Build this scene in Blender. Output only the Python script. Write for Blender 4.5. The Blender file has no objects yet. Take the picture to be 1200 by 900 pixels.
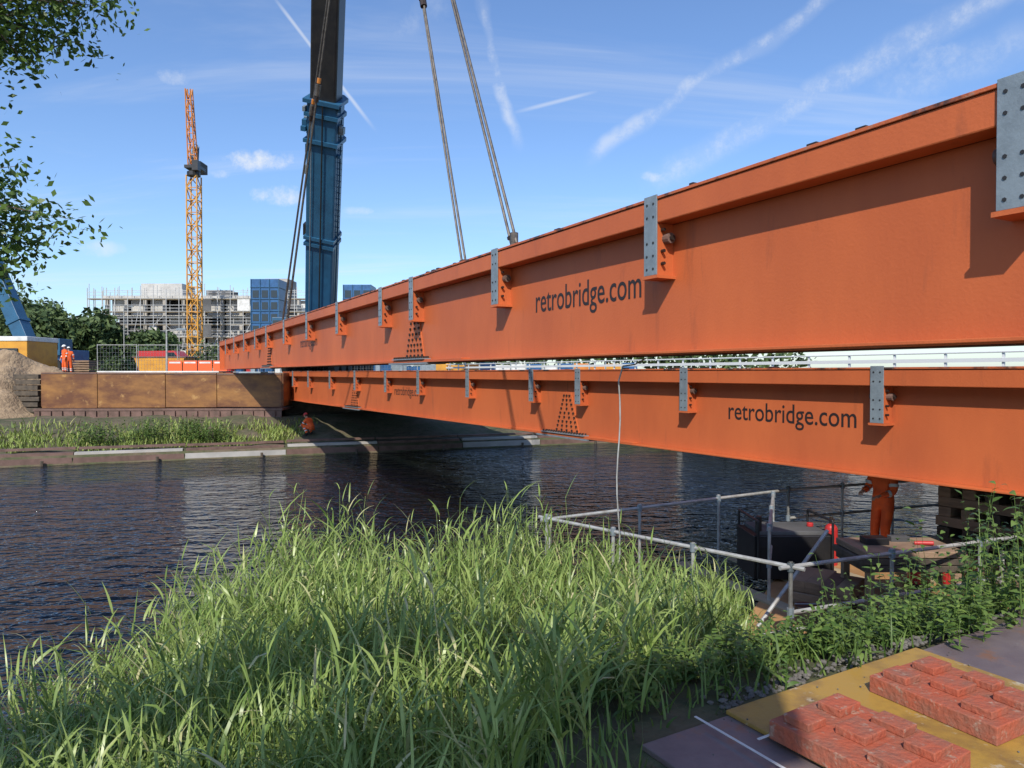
import bpy, math, random
import numpy as np
from mathutils import Vector, Matrix, Quaternion
random.seed(4); rng=np.random.default_rng(4)
scn=bpy.context.scene
EYE=3.6
# ------------------------------------------------------------------ materials
def nn(nt,t,**k):
    n=nt.nodes.new(t)
    for a,b in k.items(): setattr(n,a,b)
    return n
def M(name,col,rough=.6,metal=0.,col2=None,nscale=3.,bump=0.,bscale=20.,stretch=(1,1,1),lo=.4,hi=.65,spec=.5,col3=None,n3=1.,lo3=.55,hi3=.7,bdist=.02,st3=(1,1,1)):
    m=bpy.data.materials.new(name); m.use_nodes=True; nt=m.node_tree
    b=nt.nodes['Principled BSDF']; b.inputs['Roughness'].default_value=rough
    b.inputs['Metallic'].default_value=metal; b.inputs['Specular IOR Level'].default_value=spec
    b.inputs['Base Color'].default_value=(*col,1)
    tc=nn(nt,'ShaderNodeTexCoord'); mp=nn(nt,'ShaderNodeMapping'); mp.inputs['Scale'].default_value=stretch
    nt.links.new(tc.outputs['Object'],mp.inputs[0])
    mp3=nn(nt,'ShaderNodeMapping'); mp3.inputs['Scale'].default_value=st3; nt.links.new(tc.outputs['Object'],mp3.inputs[0])
    last=None
    def layer(prev,c2,sc,l,h,vec):
        n=nn(nt,'ShaderNodeTexNoise'); n.inputs['Scale'].default_value=sc; n.inputs['Detail'].default_value=5; n.inputs['Roughness'].default_value=.65
        nt.links.new(vec,n.inputs['Vector'])
        r=nn(nt,'ShaderNodeMapRange'); r.inputs[1].default_value=l; r.inputs[2].default_value=h
        nt.links.new(n.outputs[0],r.inputs[0])
        mx=nn(nt,'ShaderNodeMix',data_type='RGBA')
        nt.links.new(r.outputs[0],mx.inputs[0])
        if prev is None: mx.inputs[6].default_value=(*col,1)
        else: nt.links.new(prev,mx.inputs[6])
        mx.inputs[7].default_value=(*c2,1)
        return mx.outputs[2]
    if col2: last=layer(None,col2,nscale,lo,hi,mp.outputs[0])
    if col3: last=layer(last,col3,n3,lo3,hi3,mp3.outputs[0])
    if last: nt.links.new(last,b.inputs['Base Color'])
    if bump:
        n=nn(nt,'ShaderNodeTexNoise'); n.inputs['Scale'].default_value=bscale; n.inputs['Detail'].default_value=4
        nt.links.new(tc.outputs['Object'],n.inputs['Vector'])
        bp=nn(nt,'ShaderNodeBump'); bp.inputs['Strength'].default_value=bump; bp.inputs['Distance'].default_value=bdist
        nt.links.new(n.outputs[0],bp.inputs['Height']); nt.links.new(bp.outputs[0],b.inputs['Normal'])
    return m
def leafmat(name,c1,c2,trans=.35,rough=.45,c3=None):
    m=bpy.data.materials.new(name); m.use_nodes=True; nt=m.node_tree
    b=nt.nodes['Principled BSDF']; b.inputs['Roughness'].default_value=rough; b.inputs['Specular IOR Level'].default_value=.35
    g=nn(nt,'ShaderNodeNewGeometry'); r=nn(nt,'ShaderNodeValToRGB')
    r.color_ramp.elements[0].color=(*c1,1); r.color_ramp.elements[1].color=(*c2,1)
    if c3:
        r.color_ramp.elements[1].position=.93
        e=r.color_ramp.elements.new(1.); e.color=(*c3,1)
    nt.links.new(g.outputs['Random Per Island'],r.inputs[0])
    nt.links.new(r.outputs[0],b.inputs['Base Color'])
    if trans:
        t=nn(nt,'ShaderNodeBsdfTranslucent'); nt.links.new(r.outputs[0],t.inputs[0])
        mx=nn(nt,'ShaderNodeMixShader'); mx.inputs[0].default_value=trans
        nt.links.new(b.outputs[0],mx.inputs[1]); nt.links.new(t.outputs[0],mx.inputs[2])
        nt.links.new(mx.outputs[0],nt.nodes['Material Output'].inputs[0])
    return m
OC=(.54,.132,.042)
ORANGE=M('orange_paint',OC,.5,0,(.43,.100,.035),.7,.12,40,(1,1,.35),.35,.7,col3=(.27,.075,.035),n3=1.6,lo3=.60,hi3=.85,spec=.35,st3=(2.2,2.2,.35))
ORANGE_TOP=M('orange_paint_scuffed',(.46,.115,.04),.55,0,(.07,.035,.028),3.2,.2,40,(1,1,1),.50,.62,col3=(.34,.18,.12),n3=9,lo3=.58,hi3=.68)
UNDER=M('dark_underside',(.06,.02,.012),.8,0,(.03,.02,.015),1.5)  # very dark brown for the girders' inner and lower faces
GALV=M('galvanised_plate',(.25,.30,.335),.5,.3,(.19,.23,.26),6,.1,60)
BOLT=M('bolt_steel',(.05,.035,.03),.5,.5)
BOLTG=M('bolt_hole',(.02,.02,.022),.6)
TEXTM=M('black_lettering',(.02,.012,.012),.5)
STEEL=M('rope_steel',(.16,.14,.12),.5,.5,(.08,.07,.06),9)
BLUE=M('crane_blue_paint',(.022,.10,.19),.38,0,(.018,.075,.145),1.2,.05,30)
BLUE2=M('blue_panel',(.025,.11,.27),.4,0,(.015,.07,.18),2)
BLACK=M('boom_black_paint',(.014,.014,.016),.4,0,(.025,.023,.022),2)
YEL=M('crane_yellow',(.62,.30,.03),.5,0,(.45,.2,.03),1)
YORG=M('crane_orange_yellow',(.58,.20,.03),.5)
WHITE=M('white_paint',(.7,.7,.68),.5,0,(.5,.5,.48),1.5)
RED=M('red_paint',(.45,.03,.03),.4)
CONC=M('concrete',(.42,.40,.37),.85,0,(.30,.29,.27),.8,.2,8)
CONCL=M('pale_concrete',(.50,.49,.46),.85,0,(.36,.35,.33),.6)
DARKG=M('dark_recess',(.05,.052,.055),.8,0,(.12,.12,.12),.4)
GLASS=M('window_glass',(.02,.03,.04),.1)
TUBE=M('scaffold_tube',(.45,.45,.44),.5,.3)
RAIL=M('handrail_galvanised',(.42,.43,.42),.5,.2,(.28,.27,.25),6)
RAILP=M('guardrail_paint',(.62,.63,.62),.5)
BOARD=M('scaffold_board',(.42,.34,.22),.8,0,(.3,.25,.18),3)
OCHREBOX=M('ochre_formwork_panel',(.29,.135,.035),.5,0,(.12,.045,.018),.75,.1,10,(1,1,2.2),.32,.62,col3=(.42,.24,.08),n3=2,lo3=.60,hi3=.75)
RUSTB=M('rust_beam',(.17,.10,.08),.7,0,(.10,.06,.045),2,.2,30)
TIMBER=M('timber',(.30,.20,.13),.8,0,(.18,.12,.08),2,.2,30,(1,1,6))
DTIMB=M('dark_timber',(.055,.045,.035),.85,0,(.11,.085,.06),3,.2,30)
PLY=M('plywood',(.42,.24,.10),.7,0,(.28,.15,.07),1.3,.1,20)
SOIL=M('sand_soil',(.33,.24,.15),.95,0,(.20,.14,.09),1.5,.8,6,bdist=.15)
ROCK=M('gravel_stone',(.16,.15,.13),.9,0,(.08,.075,.07),5,.3,30)
PLATE=M('steel_road_plate',(.17,.13,.135),.5,.3,(.26,.21,.20),2.5,.25,60,(1,1,1),.42,.7,col3=(.26,.13,.08),n3=5,lo3=.58,hi3=.72,bdist=.006)
OCHRE=M('ochre_steel_plate',(.36,.22,.045),.5,0,(.17,.10,.04),4,.25,50,(1,1,1),.45,.72,col3=(.42,.36,.25),n3=9,lo3=.60,hi3=.70,bdist=.006)
BLOCK=M('worn_orange_block',(.36,.085,.042),.8,0,(.24,.10,.065),7,.7,45,(1,1,1),.42,.66,col3=(.34,.23,.17),n3=19,lo3=.58,hi3=.70,bdist=.012)
HIVIS=M('hi_vis_orange_cloth',(.85,.13,.02),.8,0,(.65,.09,.02),5,.3,14,bdist=.03)
REFL=M('reflective_band',(.6,.6,.58),.4)
SKIN=M('skin',(.48,.26,.18),.55)
BOOT=M('boot_leather',(.03,.025,.02),.7)
HELM=M('helmet_white',(.75,.75,.72),.35)
HAIR=M('hair_dark',(.03,.02,.015),.8)
BARK=M('bark',(.13,.10,.075),.9,0,(.07,.055,.04),5,.5,15)
TYRE=M('tyre_rubber',(.02,.02,.02),.85)
LEAF=leafmat('tree_leaves',(.045,.095,.02),(.15,.24,.05),.35)
LEAFD=leafmat('distant_leaves',(.03,.06,.02),(.09,.13,.04),0,.7)
REED=leafmat('reed_leaves',(.12,.20,.04),(.34,.43,.13),.28,.34,(.60,.55,.30))
GRASS=leafmat('grass_blades',(.11,.17,.03),(.27,.32,.08),.0,.6,(.38,.32,.15))
WEED=leafmat('weed_leaves',(.06,.12,.025),(.17,.25,.06),.25,.5)

# ------------------------------------------------------------------ mesh builder
class MB:
    def __init__(s): s.v=[];s.f=[];s.m=[];s.mats=[]
    def mi(s,mat):
        if mat not in s.mats: s.mats.append(mat)
        return s.mats.index(mat)
    def box(s,c,size,mat,ax=None):
        c=Vector(c); 
        if ax is None: ax=(Vector((1,0,0)),Vector((0,1,0)),Vector((0,0,1)))
        b=len(s.v); hx,hy,hz=[q/2 for q in size]
        for i in (-1,1):
            for j in (-1,1):
                for k in (-1,1): s.v.append(tuple(c+ax[0]*hx*i+ax[1]*hy*j+ax[2]*hz*k))
        k=s.mi(mat)
        for f in ((0,1,3,2),(4,6,7,5),(0,4,5,1),(2,3,7,6),(0,2,6,4),(1,5,7,3)):
            s.f.append(tuple(b+q for q in f)); s.m.append(k)
    def tube(s,p0,p1,r0,mat,r1=None,seg=6,cap=True):
        p0=Vector(p0);p1=Vector(p1); r1=r0 if r1 is None else r1
        d=(p1-p0)
        if d.length<1e-6: return
        d.normalize(); a=d.orthogonal().normalized(); c=d.cross(a); b=len(s.v); k=s.mi(mat)
        for p,r in ((p0,r0),(p1,r1)):
            for i in range(seg):
                t=2*math.pi*i/seg; s.v.append(tuple(p+a*math.cos(t)*r+c*math.sin(t)*r))
        for i in range(seg):
            j=(i+1)%seg; s.f.append((b+i,b+j,b+seg+j,b+seg+i)); s.m.append(k)
        if cap:
            s.f.append(tuple(b+seg-1-i for i in range(seg))); s.m.append(k)
            s.f.append(tuple(b+seg+i for i in range(seg))); s.m.append(k)
    def prism(s,pts,vec,mat):
        b=len(s.v); n=len(pts); k=s.mi(mat); vec=Vector(vec)
        for p in pts: s.v.append(tuple(Vector(p)))
        for p in pts: s.v.append(tuple(Vector(p)+vec))
        s.f.append(tuple(b+i for i in range(n))); s.m.append(k)
        s.f.append(tuple(b+n+n-1-i for i in range(n))); s.m.append(k)
        for i in range(n):
            j=(i+1)%n; s.f.append((b+i,b+n+i,b+n+j,b+j)); s.m.append(k)
    def path(s,pts,r,mat,seg=6):
        for a,b in zip(pts[:-1],pts[1:]): s.tube(a,b,r,mat,seg=seg)
    def ell(s,c,rad,mat,nu=16,nv=10,zmin=-1.,fn=None):
        b=len(s.v); k=s.mi(mat); c=Vector(c)
        for j in range(nv+1):
            ph=-math.pi/2+math.pi*j/nv; zz=max(math.sin(ph),zmin)
            rr=math.sqrt(max(0,1-zz*zz)) if zz>zmin else math.cos(ph) if math.sin(ph)<zmin else math.sqrt(1-zz*zz)
            for i in range(nu):
                t=2*math.pi*i/nu; p=Vector((rr*math.cos(t),rr*math.sin(t),zz))
                if fn: p=fn(p)
                s.v.append((c.x+p.x*rad[0],c.y+p.y*rad[1],c.z+p.z*rad[2]))
        for j in range(nv):
            for i in range(nu):
                q=(i+1)%nu; s.f.append((b+j*nu+i,b+j*nu+q,b+(j+1)*nu+q,b+(j+1)*nu+i)); s.m.append(k)
    def obj(s,name,parent=None,bevel=0,smooth=False,mw=None):
        me=bpy.data.meshes.new(name); me.from_pydata(s.v,[],s.f); 
        for m in s.mats: me.materials.append(m)
        me.polygons.foreach_set('material_index',s.m)
        if smooth: me.polygons.foreach_set('use_smooth',[True]*len(s.f))
        me.update(); o=bpy.data.objects.new(name,me); scn.collection.objects.link(o)
        if parent: o.parent=parent
        if mw is not None: o.matrix_world=mw
        if bevel:
            b=o.modifiers.new('bevel','BEVEL'); b.width=bevel; b.segments=2; b.limit_method='ANGLE'
        return o
def empty(name,loc=(0,0,0)):
    e=bpy.data.objects.new(name,None); scn.collection.objects.link(e); e.location=loc; return e
def npobj(name,V,F,mats,smooth=False,parent=None):
    me=bpy.data.meshes.new(name); V=np.asarray(V,dtype=np.float32).reshape(-1,3); F=np.asarray(F,dtype=np.int32)
    me.vertices.add(len(V)); me.vertices.foreach_set('co',V.ravel())
    k=F.shape[1]; me.loops.add(F.size); me.loops.foreach_set('vertex_index',F.ravel())
    me.polygons.add(len(F)); me.polygons.foreach_set('loop_start',np.arange(0,F.size,k,dtype=np.int32))
    me.polygons.foreach_set('loop_total',np.full(len(F),k,dtype=np.int32))
    if smooth: me.polygons.foreach_set('use_smooth',np.ones(len(F),dtype=bool))
    for m in mats: me.materials.append(m)
    me.update(); me.validate(); o=bpy.data.objects.new(name,me); scn.collection.objects.link(o)
    if parent: o.parent=parent
    return o
UP=Vector((0,0,1))
# ------------------------------------------------------------------ terrain
E=np.array([.932,.363]); Fq=np.array([-.363,.932]); QN=7.7; QF=32.3
def sm(x,a,b):
    t=np.clip((x-a)/(b-a),0,1); return t*t*(3-2*t)
def ground(x,y):
    x=np.asarray(x,float); y=np.asarray(y,float)
    q=x*Fq[0]+y*Fq[1]
    b=QN-q; sh=1.7*sm(.45-x,0,.9)
    near=-1.5+1.45*sm(b,-2.5,.2)+.45*sm(b,.2,2.8)+1.6*sm(b,2.6+sh,4.7+sh)
    a=q-QF
    far=-1.5+1.85*sm(a,-.6,-.1)+.95*sm(a,0,8)
    far=far+np.where(a>0,2.2*sm(y,40.5+.15*(x+18),43+.15*(x+18)),0)*sm(a,1,6)
    z=np.where(q<20,near,far)
    w=.06*np.sin(x*1.3+y*.7)+.04*np.sin(x*3.1-y*2.3)
    return z+np.where((a>.5)|((b>0)&(b<4.6)),w,0)
def span(lo,hi,dlo,dhi,step):
    c=list(np.arange(dlo,dhi+1e-6,step)); s=step; x=dhi
    while x<hi: s*=1.5; x+=s; c.append(x)
    s=step; x=dlo; pre=[]
    while x>lo: s*=1.5; x-=s; pre.append(x)
    return np.array(pre[::-1]+c)
ps=np.array(sorted(set(list(np.round(span(-3000,3000,-45,60,1.0),3))+list(np.round(np.arange(-5,6,.25),3)))))
qs=np.array(sorted(set(list(np.round(span(-3000,3000,-4,56,.4),3))+[QF-.6,QF-.3,QF-.1])))
P,Q=np.meshgrid(ps,qs)
X=P*E[0]+Q*Fq[0]; Y=P*E[1]+Q*Fq[1]; Z=ground(X,Y)
V=np.stack([X,Y,Z],-1).reshape(-1,3); nx=len(ps); ny=len(qs)
I=np.arange(nx*ny).reshape(ny,nx)
Fc=np.stack([I[:-1,:-1],I[:-1,1:],I[1:,1:],I[1:,:-1]],-1).reshape(-1,4)
GROUND=M('grassy_earth',(.075,.08,.035),.95,0,(.13,.10,.065),.7,.8,5,(1,1,1),.42,.62,col3=(.04,.05,.02),n3=2.5,lo3=.5,hi3=.7,bdist=.08)
npobj('ground',V,Fc,[GROUND],True)
# water
wm=bpy.data.materials.new('river_water'); wm.use_nodes=True; nt=wm.node_tree; b=nt.nodes['Principled BSDF']
b.inputs['Base Color'].default_value=(.004,.006,.0065,1); b.inputs['Roughness'].default_value=.02; b.inputs['IOR'].default_value=1.45
tc=nn(nt,'ShaderNodeTexCoord'); prev=None
for sc,di,st,rot,det in ((.8,.12,(1,2.0,1),.35,2),(2.4,.075,(1,1.7,1),-.25,2),(6.5,.016,(1,1.4,1),.7,1)):
    mp=nn(nt,'ShaderNodeMapping'); mp.inputs['Scale'].default_value=st; mp.inputs['Rotation'].default_value=(0,0,rot)
    nt.links.new(tc.outputs['Object'],mp.inputs[0])
    n=nn(nt,'ShaderNodeTexNoise'); n.inputs['Scale'].default_value=sc; n.inputs['Detail'].default_value=det; n.inputs['Distortion'].default_value=.6
    nt.links.new(mp.outputs[0],n.inputs['Vector'])
    bp=nn(nt,'ShaderNodeBump'); bp.inputs['Distance'].default_value=di*2.5
    bp.inputs['Strength'].default_value=1
    nt.links.new(n.outputs[0],bp.inputs['Height'])
    if prev: nt.links.new(prev,bp.inputs['Normal'])
    prev=bp.outputs[0]
nt.links.new(prev,b.inputs['Normal'])
def pq(p,q): return (p*E[0]+q*Fq[0],p*E[1]+q*Fq[1])
wp=[pq(-2900,3),pq(2900,3),pq(2900,QF+.2),pq(-2900,QF+.2)]
w=MB(); w.v=[(x,y,0) for x,y in wp]; w.f=[(0,1,2,3)]; w.m=[0]; w.mats=[wm]; w.obj('river_water')
# bank edging
eg=MB(); ea=Vector((E[0],E[1],0)); fa=Vector((Fq[0],Fq[1],0))
for i in range(-14,16):
    c=pq(i*4.,QF-.12); eg.box((c[0],c[1],.12+random.uniform(-.02,.02)),(3.96,.16,.32),RUSTB if i%3 else CONC,(ea,fa,UP))
    c=pq(i*4.+random.uniform(-.05,.05),QF+.25); eg.box((c[0],c[1],.40+random.uniform(-.015,.015)),(3.9,.36,.10),CONC if i%2 else RUSTB,(ea,fa,UP))
    c=pq(i*4.+random.uniform(-.05,.05),QF+.75); eg.box((c[0],c[1],.55+random.uniform(-.015,.015)),(3.9,.22,.09),RUSTB,(ea,fa,UP))
    c=pq(i*4.+1,QF-.35); eg.tube((c[0],c[1],-1),(c[0],c[1],.2),.06,DTIMB)
eg.obj('timber_bank_edging')

# ------------------------------------------------------------------ bridge girders
def girder(name,x0,m,zt,zb,Y0,Y1,brk,spl,txtY,width,deck):
    root=empty(name); L=math.hypot(m,1); d=Vector((m/L,1/L,0)); n=Vector((-1/L,m/L,0)); H=zt-zb
    def P(Yc,off,z): return Vector((x0+m*Yc,Yc,0))+n*off+UP*z
    def bx(mb,Ya,Yb,o0,o1,z0,z1,mat):
        c=(P(Ya,(o0+o1)/2,(z0+z1)/2)+P(Yb,(o0+o1)/2,(z0+z1)/2))/2
        mb.box(c,((Yb-Ya)*L,abs(o1-o0),z1-z0),mat,(d,n,UP))
    W=.22
    mb=MB()
    bx(mb,Y0,Y1,-W-.03,-W,zb+.03,zt-.26,ORANGE)
    o=mb.obj('web_plate',root)
    mb=MB(); bx(mb,Y0,Y1,-W+.002,0,zt-.26,zt-.02,ORANGE)
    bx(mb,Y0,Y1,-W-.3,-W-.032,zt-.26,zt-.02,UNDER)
    mb.obj('top_chord',root,.012)
    mb=MB(); bx(mb,Y0,Y1,-W-.35,.015,zt-.018,zt+.012,ORANGE_TOP)
    for k in range(int((Y1-Y0)*1.3)):
        yk=random.uniform(Y0,Y1); bx(mb,yk,yk+random.uniform(.02,.12),-.1,.0,zt+.0125,zt+.012+random.uniform(.01,.03),BOLT)
    mb.obj('top_flange',root,.004)
    mb=MB(); bx(mb,Y0,Y1,-W-.25,-.04,zb,zb+.028,ORANGE)
    for k,s_ in enumerate(spl+[Y0+3.4]):
        bx(mb,s_-2.2,s_+2.2,-W-.2,-.06,zb+.03,zb+.055,ORANGE)
    mb.obj('bottom_flange',root,.005)
    mb=MB()
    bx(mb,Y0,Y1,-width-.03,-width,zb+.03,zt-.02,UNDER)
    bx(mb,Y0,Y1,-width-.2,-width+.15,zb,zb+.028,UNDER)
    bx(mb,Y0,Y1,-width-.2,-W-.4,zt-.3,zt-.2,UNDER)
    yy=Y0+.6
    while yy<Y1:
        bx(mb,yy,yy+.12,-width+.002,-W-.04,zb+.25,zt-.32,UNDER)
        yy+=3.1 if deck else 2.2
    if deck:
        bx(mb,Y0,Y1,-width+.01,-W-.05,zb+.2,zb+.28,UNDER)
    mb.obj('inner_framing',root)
    g=MB(); o_=MB(); bl=MB()
    for i,yc in enumerate(brk):
        w_=.2/L
        bx(g,yc-w_/2,yc+w_/2,.005,.022,zt-.80,zt+.03,GALV)
        for r in range(6):
            if r in (2,): continue
            for cc in (-.05,.05):
                p=P(yc,.018,zt-.06-r*.135)+d*cc
                bl.tube(p,p+n*.009,.014,BOLTG,seg=6)
        bx(o_,yc-w_*.42,yc-w_*.42+.018,-W,.003,zt-.80,zt-.262,ORANGE)
        bx(o_,yc+w_*.42-.018,yc+w_*.42,-W,.003,zt-.80,zt-.262,ORANGE)
        bx(o_,yc-w_*.62,yc+w_*.62,-W,.03,zt-.835,zt-.802,ORANGE)
        p=P(yc,-.12,zt-.42); o_.tube(p-d*.17,p+d*.17,.055,RUSTB,seg=12)
        o_.tube(p-d*.2,p-d*.17,.03,BOLT,seg=6)
        for zz in (.33,.55,.68):
            p=P(yc,-.06,zt-zz); bl.tube(p-d*.135,p-d*.09,.018,BOLT,seg=6)
    g.obj('bracket_plates',root,.003); o_.obj('bracket_gussets',root)
    for yc in spl:
        pts=[P(yc,-W+.002,zb+.08)-d*.48,P(yc,-W+.002,zb+.08)+d*.48,P(yc,-W+.002,zt-.55)+d*.16,P(yc,-W+.002,zt-.55)-d*.16]
        o2=MB(); o2.prism(pts,n*.02,ORANGE)
        bx(o2,yc-.9,yc+.9,-W-.2,0,zb-.035,zb-.003,GALV)
        bx(o2,yc-.75,yc+.75,-W+.03,-.01,zb+.058,zb+.078,GALV)
        o2.obj('splice_plate',root)
        rows=9
        for r in range(rows):
            f=r/(rows-1); hw=.42-.31*f; zz=zb+.14+f*(H-.76)
            k=5 if f<.3 else 4 if f<.6 else 3
            for j in range(k):
                p=P(yc,-W+.02,zz)+d*(-hw+2*hw*j/(k-1)); bl.tube(p,p+n*.03,.026,BOLT,seg=6)
        for j in range(16):
            for oo in (-.05,-.15):
                p=P(yc,oo,zb+.078)+d*(-.8+1.6*j/15); bl.tube(p,p+UP*.04,.022,BOLT,seg=6)
        q=MB(); bx(q,yc-.004,yc+.004,-W+.0005,-W+.0015,zb+.03,zt-.26,BOLT); q.obj('panel_joint',root)
    bl.obj('bolts',root)
    q=MB(); bx(q,Y1,Y1+.03,-W-.35,0,zb,zt,ORANGE); q.obj('end_plate',root)
    for (ty,size_w,zc) in txtY:
        cu=bpy.data.curves.new('lettering','FONT'); cu.body='retrobridge.com'; cu.size=1; cu.extrude=.001; cu.resolution_u=4
        cu.offset=.004
        to=bpy.data.objects.new('lettering',cu); scn.collection.objects.link(to)
        bpy.context.view_layer.update()
        bw=to.dimensions.x
        me=bpy.data.meshes.new_from_object(to.evaluated_get(bpy.context.evaluated_depsgraph_get()))
        bpy.data.objects.remove(to)
        t2=bpy.data.objects.new('lettering',me); me.materials.clear(); me.materials.append(TEXTM); scn.collection.objects.link(t2)
        sx=size_w/bw; sy=.46
        o0=P(ty,-W+.003,zc)
        R=Matrix((( -d.x,0,n.x,o0.x),(-d.y,0,n.y,o0.y),(0,1,0,o0.z),(0,0,0,1)))
        t2.matrix_world=R@Matrix.Diagonal((sx,sy,1,1)); t2.parent=root
    return root,P,d,n
UZT,UZB=5.42,3.80
b1=[4.42,7.46,10.6,13.7,15.35,18.5,21.6,24.7,27.8,30.2,33.0,36.0,39.0]
rootU,PU,dU,nU=girder('lifted_bridge_girder',5.54,-.546,UZT,UZB,-1.5,41.5,b1,[14.0,28.2,0.6],[(9.9,2.32,4.45),(23.3,2.32,4.43)],.75,False)
LZT,LZB=3.67,2.07
b2=[7.1,10.3,13.6,16.5,18.2,21.2,24.3,26.9,29.9,32.9,36.0,38.6]
rootL,PL,dL,nL=girder('bridge_girder',11.6,-.61,LZT,LZB,2,40.5,b2,[17.1,30.4,4.0],[(12.85,2.5,2.76),(26.6,2.5,2.78)],6.2,True)
# tag line hanging from lifted girder
r=MB(); p=PU(8.3,-.3,3.8); pts=[p+Vector((.35,.1,-.02)),p+Vector((.2,.05,-.1)),p+Vector((.05,0,-.12)),p+Vector((0,0,-.3))]+[p+Vector((.02*math.sin(i*.9),0,-.3-i*.23)) for i in range(1,12)]
r.path(pts,.009,RAIL); r.obj('tag_line_rope')
# ------------------------------------------------------------------ slings, hook
sl=empty('lifting_slings'); s=MB(); hook=Vector((-3.3,17,20.0))
for (yc,off,jf) in ((10.25,-.1,.42),(12.5,-.5,.40),(24.6,-.1,.45),(27.3,-.5,.45)):
    a=PU(yc,off,UZT+.05); j=a.lerp(hook,jf); sd=dU*.06
    for sg in (-1,1):
        s.tube(a+sd*sg*1.3,j+sd*sg*.4,.022 if yc<20 else .028,STEEL,seg=6)
    s.tube(j,hook,.035,STEEL,seg=6)
    dv=(hook-a).normalized()
    s.tube(j-dv*.16,j+dv*.16,.085,STEEL,seg=8); s.tube(j+dv*.2,j+dv*.34,.06,YORG,seg=8)
    s.tube(j-dv*.34,j-dv*.2,.07,BOLT,seg=8)
    s.tube(a-UP*.05,a+UP*.16,.06,STEEL,seg=8); s.tube(a+dv*.12-dU*.1,a+dv*.12+dU*.1,.04,BOLT)
s.obj('wire_ropes',sl)
h=MB(); h.box(hook+UP*1.0,(.9,.5,1.4),YEL); h.tube(hook+UP*.3,hook-UP*.1,.12,STEEL,seg=10)
for k in range(10):
    t0=-.5+k*.42; t1=t0+.42; c=hook-UP*.35
    h.tube(c+Vector((math.cos(t0)*.3,0,math.sin(t0)*.3)),c+Vector((math.cos(t1)*.3,0,math.sin(t1)*.3)),.08,STEEL,seg=8)
h.obj('hook_block',sl)
# ------------------------------------------------------------------ mobile crane
mc=empty('mobile_crane'); top=Vector((-13+9.7*1.15,48-31*1.15,3.6+46*1.15)); bd=(top-Vector((-13,48,3.6))).normalized()
base=Vector((-13,48,3.6))+bd*1.8
side=bd.cross(Vector((0,-1,0))).normalized(); fr=side.cross(bd).normalized()
if fr.y>0: fr=-fr
def boomsec(mb,t0,t1,w,dp,mat):
    c0=base+bd*t0; prof=[(-.5,-.35),(-.5,.5),(.5,.5),(.5,-.35),(.3,-.62),(0,-.72),(-.3,-.62)]
    pts=[c0+side*(a*w)-fr*(b_*dp*-1) for a,b_ in prof]
    mb.prism(pts,bd*(t1-t0),mat)
mb=MB()
boomsec(mb,0,16.2,1.66,1.6,BLUE)
mb.obj('boom_base_section',mc,.10)
mb=MB()
boomsec(mb,15.9,34,1.42,1.4,BLACK); boomsec(mb,34,60,1.25,1.25,BLACK)
mb.obj('boom_telescope',mc,.12)
mb=MB()
for t,wd in ((16.0,1.95),(15.3,1.85),(13.9,1.9),(8.2,1.82),(7.8,1.8),(1,1.85)):
    boomsec(mb,t,t+.2,wd,wd*1.0,BLUE)
for i in range(10):
    a=random.choice([-1,1]); t=random.choice([15.7,14.6,14.2,13.4,15.0]); c=base+bd*(t+random.uniform(-.2,.3))+side*a*.95+fr*random.uniform(.0,.8)
    mb.box(c,(random.uniform(.12,.3),random.uniform(.15,.4),random.uniform(.15,.5)),random.choice([BLUE,GALV,BLUE,BLACK]),(side,fr,bd))
mb.box(base+bd*8.6-side*.95+fr*.3,(.25,.4,.7),BLACK,(side,fr,bd)); mb.box(base+bd*12.2-side*.93+fr*.3,(.2,.3,.5),GALV,(side,fr,bd))
mb.tube(base+side*.15+fr*.95,base+side*.1+bd*16+fr*.95,.045,BLACK); mb.tube(base-side*.5+fr*.92,base-side*.5+bd*16+fr*.92,.03,GALV)
mb.tube(base+side*.9+fr*.2,base+side*.9+bd*15.5+fr*.2,.05,BLUE)
for k in range(22): mb.box(base+side*.9+bd*(8+k*.35)+fr*.2,(.22,.06,.04),GALV,(side,fr,bd))
for a in (-.2,.2): mb.tube(base+bd*16+side*a-fr*1.0,base+bd*58+side*a-fr*.9,.04,STEEL)
mb.obj('boom_fittings',mc)
mb=MB()
mb.box((-12.6,50,4.9),(3,14,1.0),BLUE2); mb.box((-12.9,50.6,6.1),(2.8,7,1.3),BLUE); mb.box((-12.6,54.6,6.3),(3.4,2,2.2),BLACK)
mb.box((-15.2,47.6,6.3),(1.1,2.2,1.9),BLUE); mb.box((-15.2,46.45,6.5),(.95,.06,1.1),GLASS); mb.box((-12.6,42.7,5.6),(2.8,1.6,1.7),BLUE2)
for k in range(7):
    for sx in (-1.45,1.45): mb.tube((-12.6+sx-.2,44.3+k*1.85,4.2),(-12.6+sx+.2,44.3+k*1.85,4.2),.7,TYRE,seg=18)
for sx in (-4,4):
    for yy in (45.5,55): mb.box((-12.6+sx/2,yy,4.7),(4,.5,.4),BLUE); mb.box((-12.6+sx,yy,4.1),(.3,.3,1.0),GALV); mb.box((-12.6+sx,yy,3.6),(1.4,1.4,.15),GALV)
mb.obj('carrier_and_superstructure',mc,.04)
hr=MB()
for a in (-.15,.15): hr.tube(hook+UP*1.6+Vector((a,0,0)),top+Vector((a,0,-1)),.03,STEEL)
hr.obj('hoist_ropes',mc)

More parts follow.
